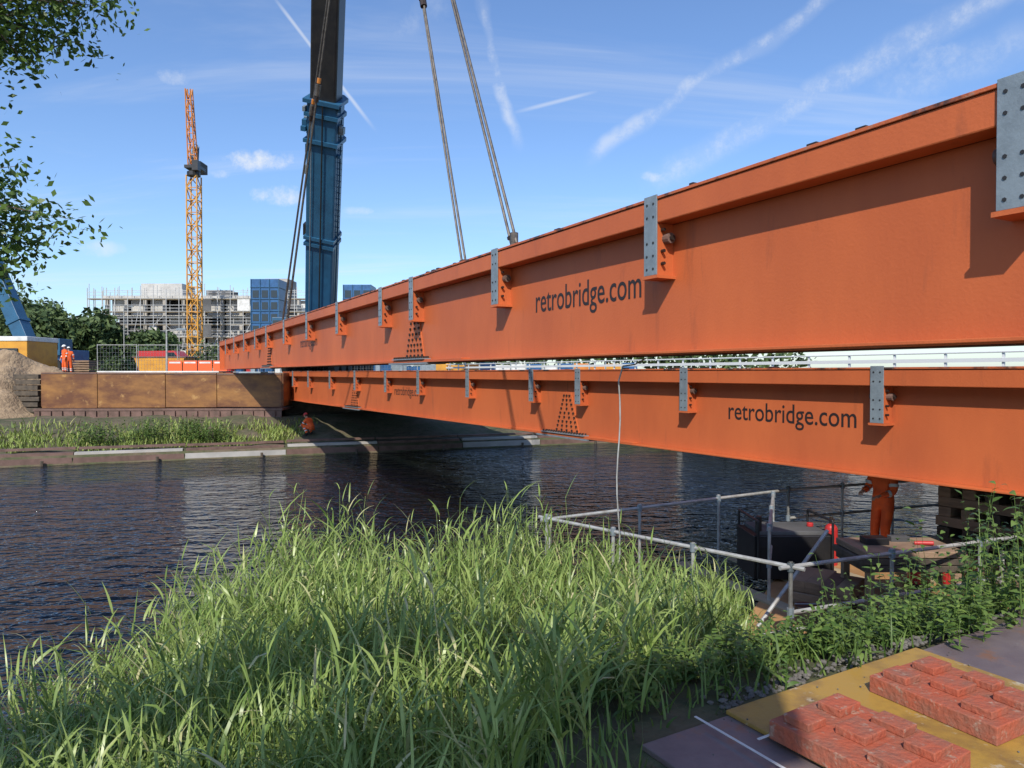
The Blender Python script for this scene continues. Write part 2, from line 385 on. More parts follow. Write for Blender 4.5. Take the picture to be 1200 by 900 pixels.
# ------------------------------------------------------------------ tower crane
def lattice(mb,p0,p1,w,mat,seglen,r,w1=None):
    p0=Vector(p0);p1=Vector(p1);d=(p1-p0);Ln=d.length;d.normalize(); w1=w1 or w
    a=Vector((1,0,0)); a=(a-d*a.dot(d)).normalized(); b=d.cross(a)
    n=max(1,int(Ln/seglen)); cs=[(-1,-1),(1,-1),(1,1),(-1,1)]
    def pt(i,c): 
        ww=w+(w1-w)*i/n; return p0+d*(Ln*i/n)+a*c[0]*ww/2+b*c[1]*ww/2
    for c in cs: mb.tube(pt(0,c),pt(n,c),r,mat,seg=4)
    for i in range(n):
        for k in range(4):
            c0=cs[k];c1=cs[(k+1)%4]
            mb.tube(pt(i,c0),pt(i,c1),r*.7,mat,seg=4)
            if (i+k)%2: mb.tube(pt(i,c0),pt(i+1,c1),r*.7,mat,seg=4)
            else: mb.tube(pt(i,c1),pt(i+1,c0),r*.7,mat,seg=4)
tw=empty('tower_crane'); mb=MB(); tx,ty=-49.2,110
lattice(mb,(tx,ty,3.5),(tx,ty,34),1.6,YEL,1.9,.12)
mb.obj('mast',tw)
mb=MB(); mb.tube((tx,ty,34),(tx,ty,34.6),1.0,BLACK,seg=12); mb.box((tx+.2,ty,35.2),(2.2,2.6,.45),BLACK); mb.box((tx+1.0,ty-1.4,35.2),(.9,1.0,1.5),BLACK); mb.box((tx-.3,ty+3,36.1),(1.2,2.6,1.5),DARKG)
lattice(mb,(tx-.1,ty,35.2),(tx-.0,ty+1,39.0),1.0,BLACK,1.5,.1,.5)
mb.obj('slewing_unit',tw)
mb=MB(); lattice(mb,(tx+.15,ty-.6,35.5),(tx+.95,ty-3.6,46.0),1.05,YORG,1.5,.10,.75)
mb.tube((tx,ty+1,39.0),(tx+.9,ty-3.2,45.5),.05,BLACK)
mb.obj('luffing_jib',tw)

# ------------------------------------------------------------------ construction building
cb=empty('construction_building'); mb=MB(); bx0,bx1,by=-68,-35,118; dep=16; z0=3.4
bandz=[3.4+3.2*k for k in range(5)]
for k,zz in enumerate(bandz):
    x1=bx1 if k<4 else bx1-6
    mb.box(((bx0+x1)/2,by+dep/2,zz+.0),(x1-bx0,dep,.38),CONCL)
for k in range(4):
    x=bx0+.4
    while x<bx1:
        mb.box((x,by+.5,bandz[k]+1.6),(.5,.5,2.8),CONC)
        kind=random.random()
        if kind<.45: mb.box((x+1.6,by+1.4,bandz[k]+1.6),(2.5,.15,2.7),CONCL)
        elif kind<.7: mb.box((x+1.0,by+.8,bandz[k]+1.2),(1.3,.12,1.9),WHITE); 
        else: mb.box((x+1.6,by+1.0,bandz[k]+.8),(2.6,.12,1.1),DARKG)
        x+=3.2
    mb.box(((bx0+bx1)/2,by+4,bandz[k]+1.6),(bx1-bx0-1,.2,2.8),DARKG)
mb.box((-60,by+6,17.6),(7,5,2.6),CONCL); mb.box((-41,by+8,17.9),(4,5,4.2),CONC); mb.box((-51,by+7,17.2),(4,4,1.5),DARKG)
mb.obj('concrete_frame',cb)
sc=MB()
x=bx0-1.2
while x<bx1+1.5:
    for yy in (by-1.9,by-.6):
        sc.tube((x,yy,3.4),(x,yy,17.0+1.2*random.random()),.06,TUBE,seg=4)
    sc.tube((x,by-1.9,3.4+random.choice([0,2,4,6,8])),(x+2.1,by-1.9,3.4+random.choice([6,8,10,12])),.05,TUBE,seg=4)
    x+=2.1
zz=5.3
while zz<17.5:
    for h_ in (0,.5,1.0): sc.tube((bx0-1.5,by-1.9,zz+h_),(bx1+1.5,by-1.9,zz+h_),.05,TUBE,seg=4)
    sc.box(((bx0+bx1)/2,by-1.25,zz-.1),(bx1-bx0+3,1.2,.12),BOARD)
    zz+=2.1
for yy in np.arange(by-1.9,by+dep,2.2):
    sc.tube((bx0-1.5,yy,3.4),(bx0-1.5,yy,17.5),.07,TUBE,seg=4)
    sc.tube((bx1+1.5,yy,3.4),(bx1+1.5,yy,17.5),.07,TUBE,seg=4)
for xx in np.arange(bx0,bx1,2.4):
    sc.tube((xx,by+.1,16.2),(xx,by+.1,17.8),.05,TUBE,seg=4)
sc.tube((bx0,by+.1,17.3),(bx1,by+.1,17.3),.05,TUBE,seg=4)
for k in range(9):
    xa=bx0+random.randint(0,14)*2.1; za=5.3+2.1*random.randint(0,4); sc.box((xa+1.,by-1.98,za+1),(2.0,.04,1.9),random.choice([WHITE,CONCL,DARKG]))
sc.obj('scaffolding',cb)
ob=MB(); ob.box((-66.5,112,7.5),(4.2,10,8.2),M('dark_cladding',(.08,.09,.10),.6,0,(.13,.14,.15),.6))
for k in range(3):
    for j in range(2): ob.box((-67.6+j*2.1,106.97,5.4+k*2.5),(1.1,.1,1.4),GLASS)
ob.box((-66.5,112,11.75),(4.6,10.4,.3),CONC)
ob.obj('clad_building')
for nm,xc,zt in (('blue_stair_tower',-24.1,12.75),('blue_stair_tower',-15.1,12.2)):
    mb=MB(); mb.box((xc,70.5,(3.4+zt)/2),(2.7,2.6,zt-3.4),BLUE2)
    for k in range(int((zt-3.4)/1.15)): mb.box((xc,70.5,3.9+k*1.15),(2.85,2.75,.06),BLUE)
    for k in (-1.35,-.45,.45,1.35): mb.box((xc+k,69.15,(3.4+zt)/2),(.06,.08,zt-3.4),BLUE)
    for k in range(21): mb.box((xc-.9+.9*(k%3),69.18,4.4+1.15*(k//3)),(.6,.02,.7),GLASS)
    mb.obj(nm)
# ------------------------------------------------------------------ ochre formwork box on far bank
fb=empty('steel_formwork_barrier'); mb=MB(); u=Vector((1,.04,0)).normalized(); v_=Vector((-u.y,u.x,0)); o0=Vector((-24.95,37.6,0))
edges=[0,2.9,6.45,9.15,12.6]
for i in range(4):
    a,b_=edges[i],edges[i+1]; c=o0+u*((a+b_)/2); mb.box((c.x,c.y,2.68),(b_-a-.03,.12,1.9-.03*i),OCHREBOX,(u,v_,UP))
    mb.box((c.x,c.y-.075,3.58-.02*i),(b_-a-.03,.03,.06),RUSTB,(u,v_,UP))
for sd in (0,12.6):
    c=o0+u*sd+v_*1.2; mb.box((c.x,c.y,2.7),(.12,2.4,1.8),OCHREBOX,(u,v_,UP))
c=o0+u*6.3+v_*2.4; mb.box((c.x,c.y,2.7),(12.6,.12,1.75),OCHREBOX,(u,v_,UP))
c=o0+u*6+v_*1.2; mb.box((c.x,c.y,3.66),(6.4,2.2,.08),WHITE,(u,v_,UP))
mb.obj('panels',fb,.01)
mb=MB(); c=o0+u*6.3+v_*.9
mb.box((c.x,c.y,1.66),(12.9,2.9,.10),RUSTB,(u,v_,UP)); 
for yy in (-.5,2.2):
    c=o0+u*6.3+v_*yy; mb.box((c.x,c.y,1.44),(12.8,.04,.32),RUSTB,(u,v_,UP)); mb.box((c.x,c.y,1.27),(12.8,.26,.04),RUSTB,(u,v_,UP))
for k in range(22):
    c=o0+u*(.2+k*.58)-v_*.56; mb.box((c.x,c.y,1.44),(.03,.12,.3),RUSTB,(u,v_,UP))
for k in (2.6,7.2,10.8):
    c=o0+u*k+v_*.0; mb.box((c.x,c.y,1.08),(.9,1.8,.34),CONCL,(u,v_,UP))
mb.obj('base_beams',fb)
# abutments
mb=MB(); c=PL(41.3,-3.2,1.7); mb.box((c.x,c.y,1.6),(1.4,7.2,2.0),CONC,(dL,nL,UP)); c=PL(40.2,-3.2,1.7); mb.box((c.x,c.y,1.5),(1.2,6.6,1.0),DTIMB,(dL,nL,UP))
mb.obj('bridge_abutment')
mb=MB(); c=PL(4.6,-3.2,1.7); mb.box((c.x,c.y,1.2),(3.2,6.4,1.6),CONC,(dL,nL,UP)); mb.obj('bridge_abutment')
# soil mound
n_=34; vs=[];fs=[]
for j in range(n_):
    for i in range(n_):
        a=i/(n_-1)*2-1;c=j/(n_-1)*2-1; rr=math.hypot(a,c)
        hgt=max(0,1-rr**1.6); x=-28.6+a*3.6;y=39.0+c*3.8
        z=float(ground(x,y)) -.15+ hgt*2.2*(1+.22*math.sin(a*7+c*5)+.14*math.sin(a*17-c*13))
        vs.append((x,y,z))
for j in range(n_-1):
    for i in range(n_-1):
        fs.append((j*n_+i,j*n_+i+1,(j+1)*n_+i+1,(j+1)*n_+i))
npobj('soil_mound',vs,fs,[SOIL],True)
mb=MB()
for k in range(7): mb.box((-25.9+random.uniform(-.1,.1),38.6,1.6+k*.3),(1.3,1.6,.24),DTIMB)
mb.obj('railway_sleeper_stack',None,.02)
# site cabin, fences, etc
mb=MB(); mb.box((-33.2,46,4.55),(5.5,3,2.1),YEL); mb.box((-33.2,46,5.75),(5.6,3.1,.3),WHITE); mb.box((-31.6,44.45,4.7),(1.2,.08,.9),GLASS); mb.box((-33.6,44.45,4.5),(.9,.08,1.8),WHITE)
for k in range(12): mb.box((-35.7+k*.45,44.46,4.0),(.06,.06,.8),YORG)
mb.obj('site_cabin',None,.03)
mb=MB()
bs=Vector((-37.2,55,4.9)); be=Vector((-46.5,57,24)); dd=(be-bs).normalized(); sx=dd.cross(Vector((0,1,0))).normalized(); fy=sx.cross(dd)
mb.box((bs+be)/2,(1.0,1.1,(be-bs).length),BLUE,(sx,fy,dd)); mb.box(bs+dd*3,(1.15,1.25,.3),BLUE,(sx,fy,dd)); mb.box(bs+dd*9,(1.15,1.25,.3),BLUE,(sx,fy,dd))
mb.box((-37.6,56.5,4.8),(6,3,1.2),BLUE2); mb.box((-35.7,55.5,5.6),(1.6,1.6,1.3),BLUE); mb.box((-35.7,54.65,5.8),(1.3,.06,.8),GLASS)
for k in range(4): mb.tube((-40+k*1.5,54.8,4.1),(-40+k*1.5,55.2,4.1),.6,TYRE,seg=16)
mb.obj('mobile_crane',None,.03)
# heras fence
mb=MB()
for k in range(8):
    x=-27.5+k*3.3*.8; y=47+.15*k; w_=2.6
    for xx in (x,x+w_): mb.tube((xx,y,3.5),(xx,y,5.5),.025,RAIL,seg=5)
    for zz in (3.65,5.45): mb.tube((x,y,zz),(x+w_,y,zz),.022,RAIL,seg=5)
    for q in range(1,13): mb.tube((x+w_*q/13,y,3.65),(x+w_*q/13,y,5.45),.006,RAIL,seg=3)
    for q in range(1,7): mb.tube((x,y,3.65+q*.26),(x+w_,y,3.65+q*.26),.006,RAIL,seg=3)
    mb.box((x,y,3.56),(.5,.25,.14),YORG)
mb.obj('site_mesh_fence')
mb=MB(); PO=M('plastic_orange',(.75,.12,.03),.5)
for k in range(4):
    x=-21.3+k*.95; mb.box((x,44.8,4.0),(.88,.06,.75),PO); mb.box((x,44.765,4.25),(.7,.01,.1),WHITE)
    mb.box((x,44.8,3.57),(.5,.4,.08),TYRE)
mb.obj('plastic_barrier')
mb=MB(); mb.prism([Vector((-26.5+a,50,3.5+b)) for a,b in ((0.3,0),(2.9,0),(3.4,1.2),(-.2,1.2))],Vector((0,1.7,0)),YEL); mb.box((-24.9,50.85,4.72),(3.8,1.8,.08),RUSTB); mb.obj('waste_skip')
mb=MB()
for k in range(5): mb.tube((-19.5+k*.7,49,3.5),(-19.5+k*.7,49,4.4),.29,random.choice([BLUE2,RED,BLUE2]),seg=14)
mb.obj('oil_drums')
mb=MB()
for k in range(6): mb.box((-29.7,49,3.6+k*.16),(1.6,1.2,.1),TIMBER); mb.box((-29.7,49,3.53+k*.16),(.2,1.1,.06),TIMBER)
mb.obj('pallet_stack')
# red van
vn=MB()
prof=[(-2.2,0.35),(-2.2,1.95),(.9,1.98),(1.5,1.3),(2.3,1.1),(2.35,.35)]
vn.prism([Vector((-29.5+a,60,3.5+b)) for a,b in prof],Vector((0,1.8,0)),RED)
vn.prism([Vector((-29.5+a,59.98,3.5+b)) for a,b in [(.25,1.3),(.25,1.82),(.85,1.84),(1.3,1.3)]],Vector((0,.015,0)),GLASS)
vn.box((-30.4,59.97,4.3),(2.0,.03,.5),WHITE)
for a in (-1.5,1.5): vn.tube((-29.5+a,59.9,3.85),(-29.5+a,60.1,3.85),.36,TYRE,seg=16); vn.tube((-29.5+a,61.7,3.85),(-29.5+a,61.9,3.85),.36,TYRE,seg=16)
vn.obj('red_van',None,.04)
for x,y,hh in ((-22.9,47,3.0),(-52,95,9),(-60,95,7.5)):
    mb=MB(); mb.tube((x,y,3.4),(x,y,3.4+hh),.07,RAIL,.05,8); mb.tube((x,y,3.4+hh),(x+.8,y,3.5+hh),.04,RAIL); mb.box((x+1,y,3.5+hh),(.6,.2,.1),GALV); mb.obj('street_lamp')
# site hoarding behind (seen between the girders)
mb=MB(); cols=[BLUE2,WHITE,YEL,BLUE2,GALV,YORG,WHITE,BLUE2,YEL]
for k in range(26):
    mb.box((-22+k*1.25,62-.25*k,3.85+.12*math.sin(k*2.1)),(1.2,.08,.75+.25*random.random()),cols[(k*k+k//3)%9]); mb.box((-22.6+k*1.25,62-.25*k,3.9),(.08,.14,1.1),GALV)
mb.obj('site_hoarding')
# existing road bridge with guardrail
rb=empty('road_bridge'); D=Vector((-.508,.861,0)).normalized(); N=Vector((-.861,-.508,0)).normalized(); mid=-N*25
def RB(s_,off,z): return mid+D*s_+N*off+UP*z
mb=MB(); mb.box(RB(18,-4,3.12),(110,8,.45),CONCL,(D,N,UP)); mb.box(RB(18,-4,2.75),(110,6.5,.28),CONC,(D,N,UP)); 
mb.box(RB(18,-4,3.36),(110,7,.012),M('asphalt',(.05,.05,.05),.9),(D,N,UP))
for s_ in (-8,13.8,46): 
    for o_ in (-1.0,-6.5): mb.box(RB(s_,o_,.8),(.9,1.3,3.0),CONCL,(D,N,UP))
    mb.box(RB(s_,-3.75,2.4),(1.2,7,.3),CONCL,(D,N,UP))
mb.obj('deck_and_piers',rb,.03)
mb=MB()
for off in (-.15,):
    mb.box(RB(18,off,4.02),(110,.05,.13),RAILP,(D,N,UP)); mb.tube(RB(-37,off,4.28),RB(73,off,4.28),.03,RAILP); mb.tube(RB(-37,off,3.74),RB(73,off,3.74),.03,RAILP)
    s_=-37
    while s_<73: mb.box(RB(s_,off-.06,3.81),(.07,.07,.9),RAILP,(D,N,UP)); s_+=1.8
mb.obj('guardrail',rb)

# ------------------------------------------------------------------ pontoon work platform
wp_=empty('work_platform'); mb=MB()
poly=[(2.5,8.1),(3.25,7.35),(9.8,9.8),(8.2,13.6),(4.9,12.3)]
mb.prism([Vector((a,b,.36)) for a,b in poly],UP*.12,PLY); mb.prism([Vector((a*.995+.03,b*.995+.03,.0)) for a,b in poly],UP*.355,DTIMB)
for k in range(7):
    a=Vector((2.9+k*.95,8.0+k*.30,.49)); mb.box(a+Vector((.5,1.9,0)),(.22,3.6,.03),BOARD,(Vector((.93,.36,0)),Vector((-.36,.93,0)),UP))
mb.obj('deck',wp_)
mb=MB(); r_=.024
P1=Vector((.5,10.2,1.5));P2=Vector((3.02,7.64,1.5));P3=Vector((4.85,12.4,1.55));P4=Vector((8.3,13.7,1.55));P5=Vector((9.8,9.7,1.5))
def rail(a,b,np_,mid=True,bot=.3):
    mb.tube(a-(b-a).normalized()*.15,b+(b-a).normalized()*.15,r_,RAIL,seg=8)
    if mid: mb.tube(a-UP*.5,b-UP*.5,r_,RAIL,seg=8)
    for k in range(np_+1):
        p=a.lerp(b,k/np_); mb.tube(p+UP*.06,Vector((p.x,p.y,bot)),r_*.95,RAIL,seg=8)
        for dz in ((0,-.5) if mid else (0,)): mb.tube(p+UP*(dz-.05),p+UP*(dz+.05),.038,GALV,seg=8)
rail(P1,P2,3,False,-.8); rail(P1+Vector((.05,.05,-.02)),P3,3,False,-.8); rail(P3,P4,3); rail(P2,P2+Vector((4.2,1.7,0)),3,True); rail(Vector((3.5,9.6,1.5)),Vector((4.4,11.9,1.55)),2); rail(P4,P5,3)
mb.tube((3.0,8.6,.5),(4.2,9.4,1.5),.024,RAIL); mb.tube((3.2,7.9,.5),(5.0,10.2,.62),.024,RAIL); mb.tube((2.9,8.3,.5),(5.0,9.0,.55),.024,RAIL)
mb.obj('handrails',wp_)
mb=MB(); mb.box((4.2,10.9,.85),(1.2,.8,.65),BLACK); mb.box((4.2,10.9,1.2),(1.0,.7,.06),DARKG); mb.tube((3.7,10.6,1.2),(3.7,10.6,1.45),.05,BLACK); mb.tube((4.6,10.9,1.23),(4.6,10.9,1.29),.05,RED,seg=12)
for a in (-.55,.55): mb.tube((4.2+a,10.45,.55),(4.2+a,10.45,1.4),.022,BLACK); mb.tube((4.2+a,11.35,.55),(4.2+a,11.35,1.4),.022,BLACK); mb.tube((4.2+a,10.45,1.4),(4.2+a,11.35,1.4),.022,BLACK)
mb.obj('generator',None,.03)
mb=MB()
for k in range(3): mb.box((5.1,9.3,1.12+k*.09),(1.3+.1*(k%2),.8,.08),DTIMB if k<2 else TIMBER)
for a in (-.55,.55):
    for b_ in (-.33,.33): mb.box((5.1+a,9.3+b_,.78),(.09,.09,.6),TIMBER)
mb.box((5.1,8.95,.7),(1.1,.05,.09),TIMBER)
mb.tube((5.3,9.3,1.36),(5.5,9.2,1.38),.03,RED,seg=8); mb.box((4.8,9.35,1.38),(.3,.2,.1),BLACK); mb.box((5.2,9.5,1.37),(.25,.12,.08),DARKG)
mb.obj('workbench',None,.008)
def stack(x,y,w_,nz,rot=0):   # timber cribbing: alternate courses at right angles
    m_=MB(); a=Vector((math.cos(rot),math.sin(rot),0)); b=Vector((-a.y,a.x,0))
    for k in range(nz):
        p_,q_=(a,b) if k%2 else (b,a)
        for j in (-1,-.33,.33,1): 
            c=Vector((x,y,.57+k*.16))+q_*(j*w_*.42)+p_*random.uniform(-.06,.06); m_.box(c,(w_+random.uniform(-.05,.12),.2,.155),random.choice([DTIMB,TIMBER,DTIMB,TIMBER,RUSTB]),(p_,q_,UP))
    m_.obj('timber_cribbing_stack',None,.01)
stack(7.8,11.2,1.3,8,.5); stack(4.3,9.6,.7,2,.9); stack(8.2,9.6,1.1,5,.3); stack(7.0,10.2,.8,3,.6)
for x,y in ((5.9,10.3),(6.35,10.2)):
    m_=MB(); m_.tube((x,y,.48),(x,y,.54),.16,BLACK,seg=16); m_.tube((x,y,.54),(x,y,.86),.11,RED,seg=16); m_.tube((x,y,.86),(x,y,1.02),.06,GALV,seg=14); m_.tube((x,y,1.02),(x,y,1.05),.09,BLACK,seg=14); m_.tube((x+.1,y,.6),(x+.22,y,.62),.02,GALV); m_.obj('hydraulic_jack')
x,y=5.2,11.5
m_=MB(); m_.tube((x,y,.48),(x,y,1.05),.10,RED,seg=14); m_.ell((x,y,1.05),(.10,.10,.1),RED,14,8); m_.tube((x,y,1.13),(x,y,1.25),.03,BOLT,seg=8); m_.tube((x-.05,y,1.21),(x+.05,y,1.21),.02,BOLT); m_.obj('gas_cylinder')
m_=MB(); m_.tube((3.6,8.6,.48),(3.6,8.6,.76),.12,BLACK,.15,14); m_.tube((3.45,8.6,.78),(3.75,8.6,.78),.008,GALV); m_.obj('bucket')
mb=MB()
for c_ in range(4):
    pr=None
    for k in range(21):
        t=k/20*6.283; p=Vector((6.6+.27*math.cos(t)+.02*c_,9.5,1.15+.27*math.sin(t)))
        if pr: mb.tube(pr,p,.018,BLACK)
        pr=p
mb.tube((6.6,9.5,.48),(6.6,9.5,1.2),.03,RAIL)
mb.obj('hose_coil')

# ------------------------------------------------------------------ workers
def worker(name,loc,yaw,J,scale=1.,helm=HELM):
    root=empty(name); R=Matrix.Translation(loc)@Matrix.Rotation(yaw,4,'Z')@Matrix.Scale(scale,4)
    def V3(k): return Vector(J[k])
    names=['pelvis','waist','chest','neck','shL','elL','wrL','shR','elR','wrR','hipL','knL','anL','hipR','knR','anR']
    idx={k:i for i,k in enumerate(names)}
    pts=[tuple(J[k]) for k in names]
    ed=[('pelvis','waist'),('waist','chest'),('chest','neck'),('chest','shL'),('shL','elL'),('elL','wrL'),('chest','shR'),('shR','elR'),('elR','wrR'),('pelvis','hipL'),('hipL','knL'),('knL','anL'),('pelvis','hipR'),('hipR','knR'),('knR','anR')]
    rad=[(.15,.12),(.155,.12),(.17,.13),.075,.085,.06,.043,.085,.06,.043,.105,.078,.062,.105,.078,.062]
    def chain2(nm,pts,edges,rad,mat,ri=0,sub=2):
        me=bpy.data.meshes.new(nm); me.from_pydata(pts,edges,[]); me.materials.append(mat)
        o=bpy.data.objects.new(nm,me); scn.collection.objects.link(o)
        md=o.modifiers.new('skin','SKIN'); md.use_smooth_shade=True
        if len(me.skin_vertices)==0:
            bpy.context.view_layer.objects.active=o; o.select_set(True)
            bpy.ops.mesh.customdata_skin_add(); o.select_set(False)
        for i,v in enumerate(me.skin_vertices[0].data):
            q=rad[i]; v.radius=q if isinstance(q,tuple) else (q,q); v.use_root=(i==ri)
        sb=o.modifiers.new('sub','SUBSURF'); sb.levels=sub; sb.render_levels=sub
        o.matrix_world=R; o.parent=root
        return o
    chain2('suit',pts,[(idx[a],idx[b]) for a,b in ed],rad,HIVIS)
    mb=MB()
    def band(a,b,t,r):
        a=V3(a);b=V3(b); d=(b-a).normalized(); c=a.lerp(b,t); mb.tube(c-d*.025,c+d*.025,r,REFL,seg=14,cap=False)
    for s_ in 'LR':
        band('kn'+s_,'an'+s_,.4,.079); band('kn'+s_,'an'+s_,.65,.074); band('el'+s_,'wr'+s_,.4,.059); band('sh'+s_,'el'+s_,.6,.075)
    mb.obj('reflective_bands',root,mw=R,smooth=True)
    for s_ in 'LR':
        a=V3('an'+s_); fwd=Vector(J.get('foot',(0,1,0)))
        h_=a+Vector((0,-.03,-.05)); t=a+fwd*.19+Vector((0,0,-.065)); m_=a+fwd*.09+Vector((0,0,-.055))
        chain2('boot',[tuple(a+Vector((0,0,.07))),tuple(h_),tuple(m_),tuple(t)],[(0,1),(1,2),(2,3)],[.068,(.058,.05),(.052,.045),(.045,.032)],BOOT,1)
    for s_ in 'LR':
        w_=V3('wr'+s_); e_=V3('el'+s_); d=(w_-e_).normalized(); sd=d.cross(UP)
        sd=sd.normalized() if sd.length>.1 else Vector((0,1,0)); nrm=sd.cross(d).normalized()
        chain2('palm',[tuple(w_-d*.02),tuple(w_+d*.04),tuple(w_+d*.085)],[(0,1),(1,2)],[(.03,.024),(.038,.018),(.04,.016)],SKIN)
        for k,(o_,ln) in enumerate(((-.03,.065),(-.01,.078),(.01,.073),(.03,.058))):
            a=w_+d*.085+sd*o_; p1=a+d*ln*.45-nrm*.008; p2=a+d*ln*.75-nrm*.028; p3=a+d*ln*.85-nrm*.048
            chain2('finger_%d'%k,[tuple(q) for q in (a,p1,p2,p3)],[(0,1),(1,2),(2,3)],[.010,.0095,.009,.007],SKIN,0,1)
        a=w_+d*.03-sd*.035; chain2('thumb',[tuple(a),tuple(a+d*.03-sd*.022),tuple(a+d*.06-sd*.025-nrm*.012)],[(0,1),(1,2)],[.013,.011,.008],SKIN,0,1)
    nk=V3('neck'); hd=V3('head'); ax=(hd-nk).normalized(); fwd=Vector(J.get('face',(0,1,0))); fwd=(fwd-ax*fwd.dot(ax)).normalized(); rt=fwd.cross(ax)
    HM=R@Matrix(((rt.x,fwd.x,ax.x,hd.x),(rt.y,fwd.y,ax.y,hd.y),(rt.z,fwd.z,ax.z,hd.z),(0,0,0,1)))
    hb=MB()
    def hf(p):
        q=p.copy()
        if q.z<0: q.x*=1-.28*abs(q.z); q.y*=1-.12*abs(q.z)
        if q.y>.7 and -.35<q.z<.05 and abs(q.x)<.3: q.y+=.16*(1-abs(q.x)/.3)
        return q
    hb.ell((0,0,0),(.075,.095,.12),SKIN,20,14,fn=hf)
    for sx in (-1,1): hb.ell((sx*.077,-.005,-.01),(.012,.022,.034),SKIN,8,6); hb.ell((sx*.03,.086,.008),(.012,.008,.007),HAIR,8,6)
    hb.ell((0,.09,-.06),(.025,.006,.006),RED,8,6); hb.ell((0,-.02,.02),(.08,.092,.105),HAIR,14,8)
    hb.tube((0,-.01,-.15),(0,-.005,-.06),.055,SKIN,seg=12)
    hb.obj('head',root,smooth=True,mw=HM)
    hm=MB(); hm.ell((0,-.005,.035),(.102,.122,.115),helm,20,12,zmin=0.); hm.prism([Vector((.1*math.cos(t),.07+.09*math.sin(t),.035)) for t in np.linspace(0,math.pi,9)],UP*.012,helm); hm.ell((0,-.005,.037),(.108,.128,.012),helm,20,6)
    hm.obj('helmet',root,smooth=True,mw=HM)
    return root
ST=dict(pelvis=(0,0,.97),waist=(0,.0,1.12),chest=(0,.0,1.33),neck=(0,.0,1.50),head=(0,.03,1.65),shL=(-.19,0,1.42),elL=(-.25,-.03,1.14),wrL=(-.22,.12,.95),shR=(.19,0,1.42),elR=(.27,-.02,1.15),wrR=(.28,.1,.93),hipL=(-.1,0,.90),knL=(-.12,.03,.5),anL=(-.12,0,.10),hipR=(.1,0,.9),knR=(.12,.04,.5),anR=(.13,.02,.10))
WK=dict(ST); WK.update(elL=(-.24,.05,1.15),wrL=(-.16,.28,1.1),elR=(.25,.05,1.16),wrR=(.15,.29,1.14),knL=(-.13,.12,.52),anL=(-.13,.08,.1),head=(0,.07,1.63),face=(0,1,-.5))
CR=dict(pelvis=(0,-.12,.38),waist=(0,-.04,.5),chest=(0,.1,.68),neck=(0,.2,.82),head=(0,.26,.95),shL=(-.19,.12,.75),elL=(-.25,.28,.52),wrL=(-.15,.45,.45),shR=(.19,.12,.75),elR=(.25,.28,.52),wrR=(.15,.45,.42),hipL=(-.12,-.1,.35),knL=(-.2,.28,.5),anL=(-.17,.05,.1),hipR=(.12,-.1,.35),knR=(.2,.28,.48),anR=(.17,.05,.1))
gz=lambda x,y: float(ground(x,y))
worker('construction_worker',(-27.9,44.2,gz(-27.9,44.2)),2.6,ST)
worker('construction_worker',(-28.9,46.2,gz(-28.9,46.2)),.6,ST,1.)
worker('construction_worker',(-9.75,34.2,gz(-9.75,34.2)),1.2,CR,1.,RED)
worker('construction_worker',(6.2,11.8,.49),2.0,WK,1.,HELM)

# ------------------------------------------------------------------ steel plates and blocks
e1=Vector((.87,.5,0)).normalized(); e2=Vector((e1.y,-e1.x,0))
def plate(name,corner,a,b,z,th,mat):
    c=Vector((corner[0],corner[1],0))+e1*a/2+e2*b/2; m_=MB(); m_.box((c.x,c.y,z+th/2),(a,b,th),mat,(e1,e2,UP)); return m_.obj(name,None,.004)
plate('steel_road_plate',(.55,2.98),3.2,3.2,2.0,.025,PLATE)
plate('ochre_steel_plate',(.985,3.24),1.5,2.2,2.027,.02,OCHRE)
def block(c,rot):
    m_=MB(); a=Matrix.Rotation(rot,3,'Z')@e1; b=Matrix.Rotation(rot,3,'Z')@e2; z=2.048; c=Vector((c[0],c[1],z))
    m_.box(c+UP*.04,(.46,.58,.08),BLOCK,(a,b,UP))
    for i,j,w1,w2 in ((-.13,-.19,.12,.12),(.11,-.19,.15,.11),(-.02,-.01,.15,.13),(.15,.03,.10,.14),(-.12,.18,.13,.13),(.09,.2,.14,.12)):
        m_.box(c+a*i+b*j+UP*.097,(w1,w2,.034),BLOCK,(a,b,UP))
    m_.obj('steel_bearing_block',None,.004)
block((1.44,2.86),.04); block((2.08,3.28),-.03)
m_=MB(); c=Vector((1.05,2.78,2.051)); m_.box(c,(.012,.9,.003),WHITE,(e1,e2,UP)); m_.box(Vector((1.3,3.12,2.051)),(.6,.012,.003),WHITE,(e1,e2,UP)); m_.obj('chalk_marks')
gm=MB()
for k in range(420):
    t=random.uniform(.6,3.4); c=Vector((.5,3.0,0))+e1*t+Vector((-e1.y,e1.x,0))*(abs(random.gauss(.0,.08))+.04)
    r0=random.uniform(.005,.016); z=gz(c.x,c.y)
    gm.ell((c.x,c.y,z+r0*.4),(r0*random.uniform(.8,1.4),r0*random.uniform(.8,1.3),r0*.8),ROCK,6,4,fn=lambda p:p*random.uniform(.8,1.2))
for k in range(260):
    c=Vector((.55,2.98,0))+e1*random.uniform(.05,3.0)+e2*random.uniform(.03,2.5); r0=random.uniform(.002,.006)
    gm.ell((c.x,c.y,2.05+r0*.4),(r0,r0*1.3,r0*.7),ROCK,5,3)
gm.obj('gravel')

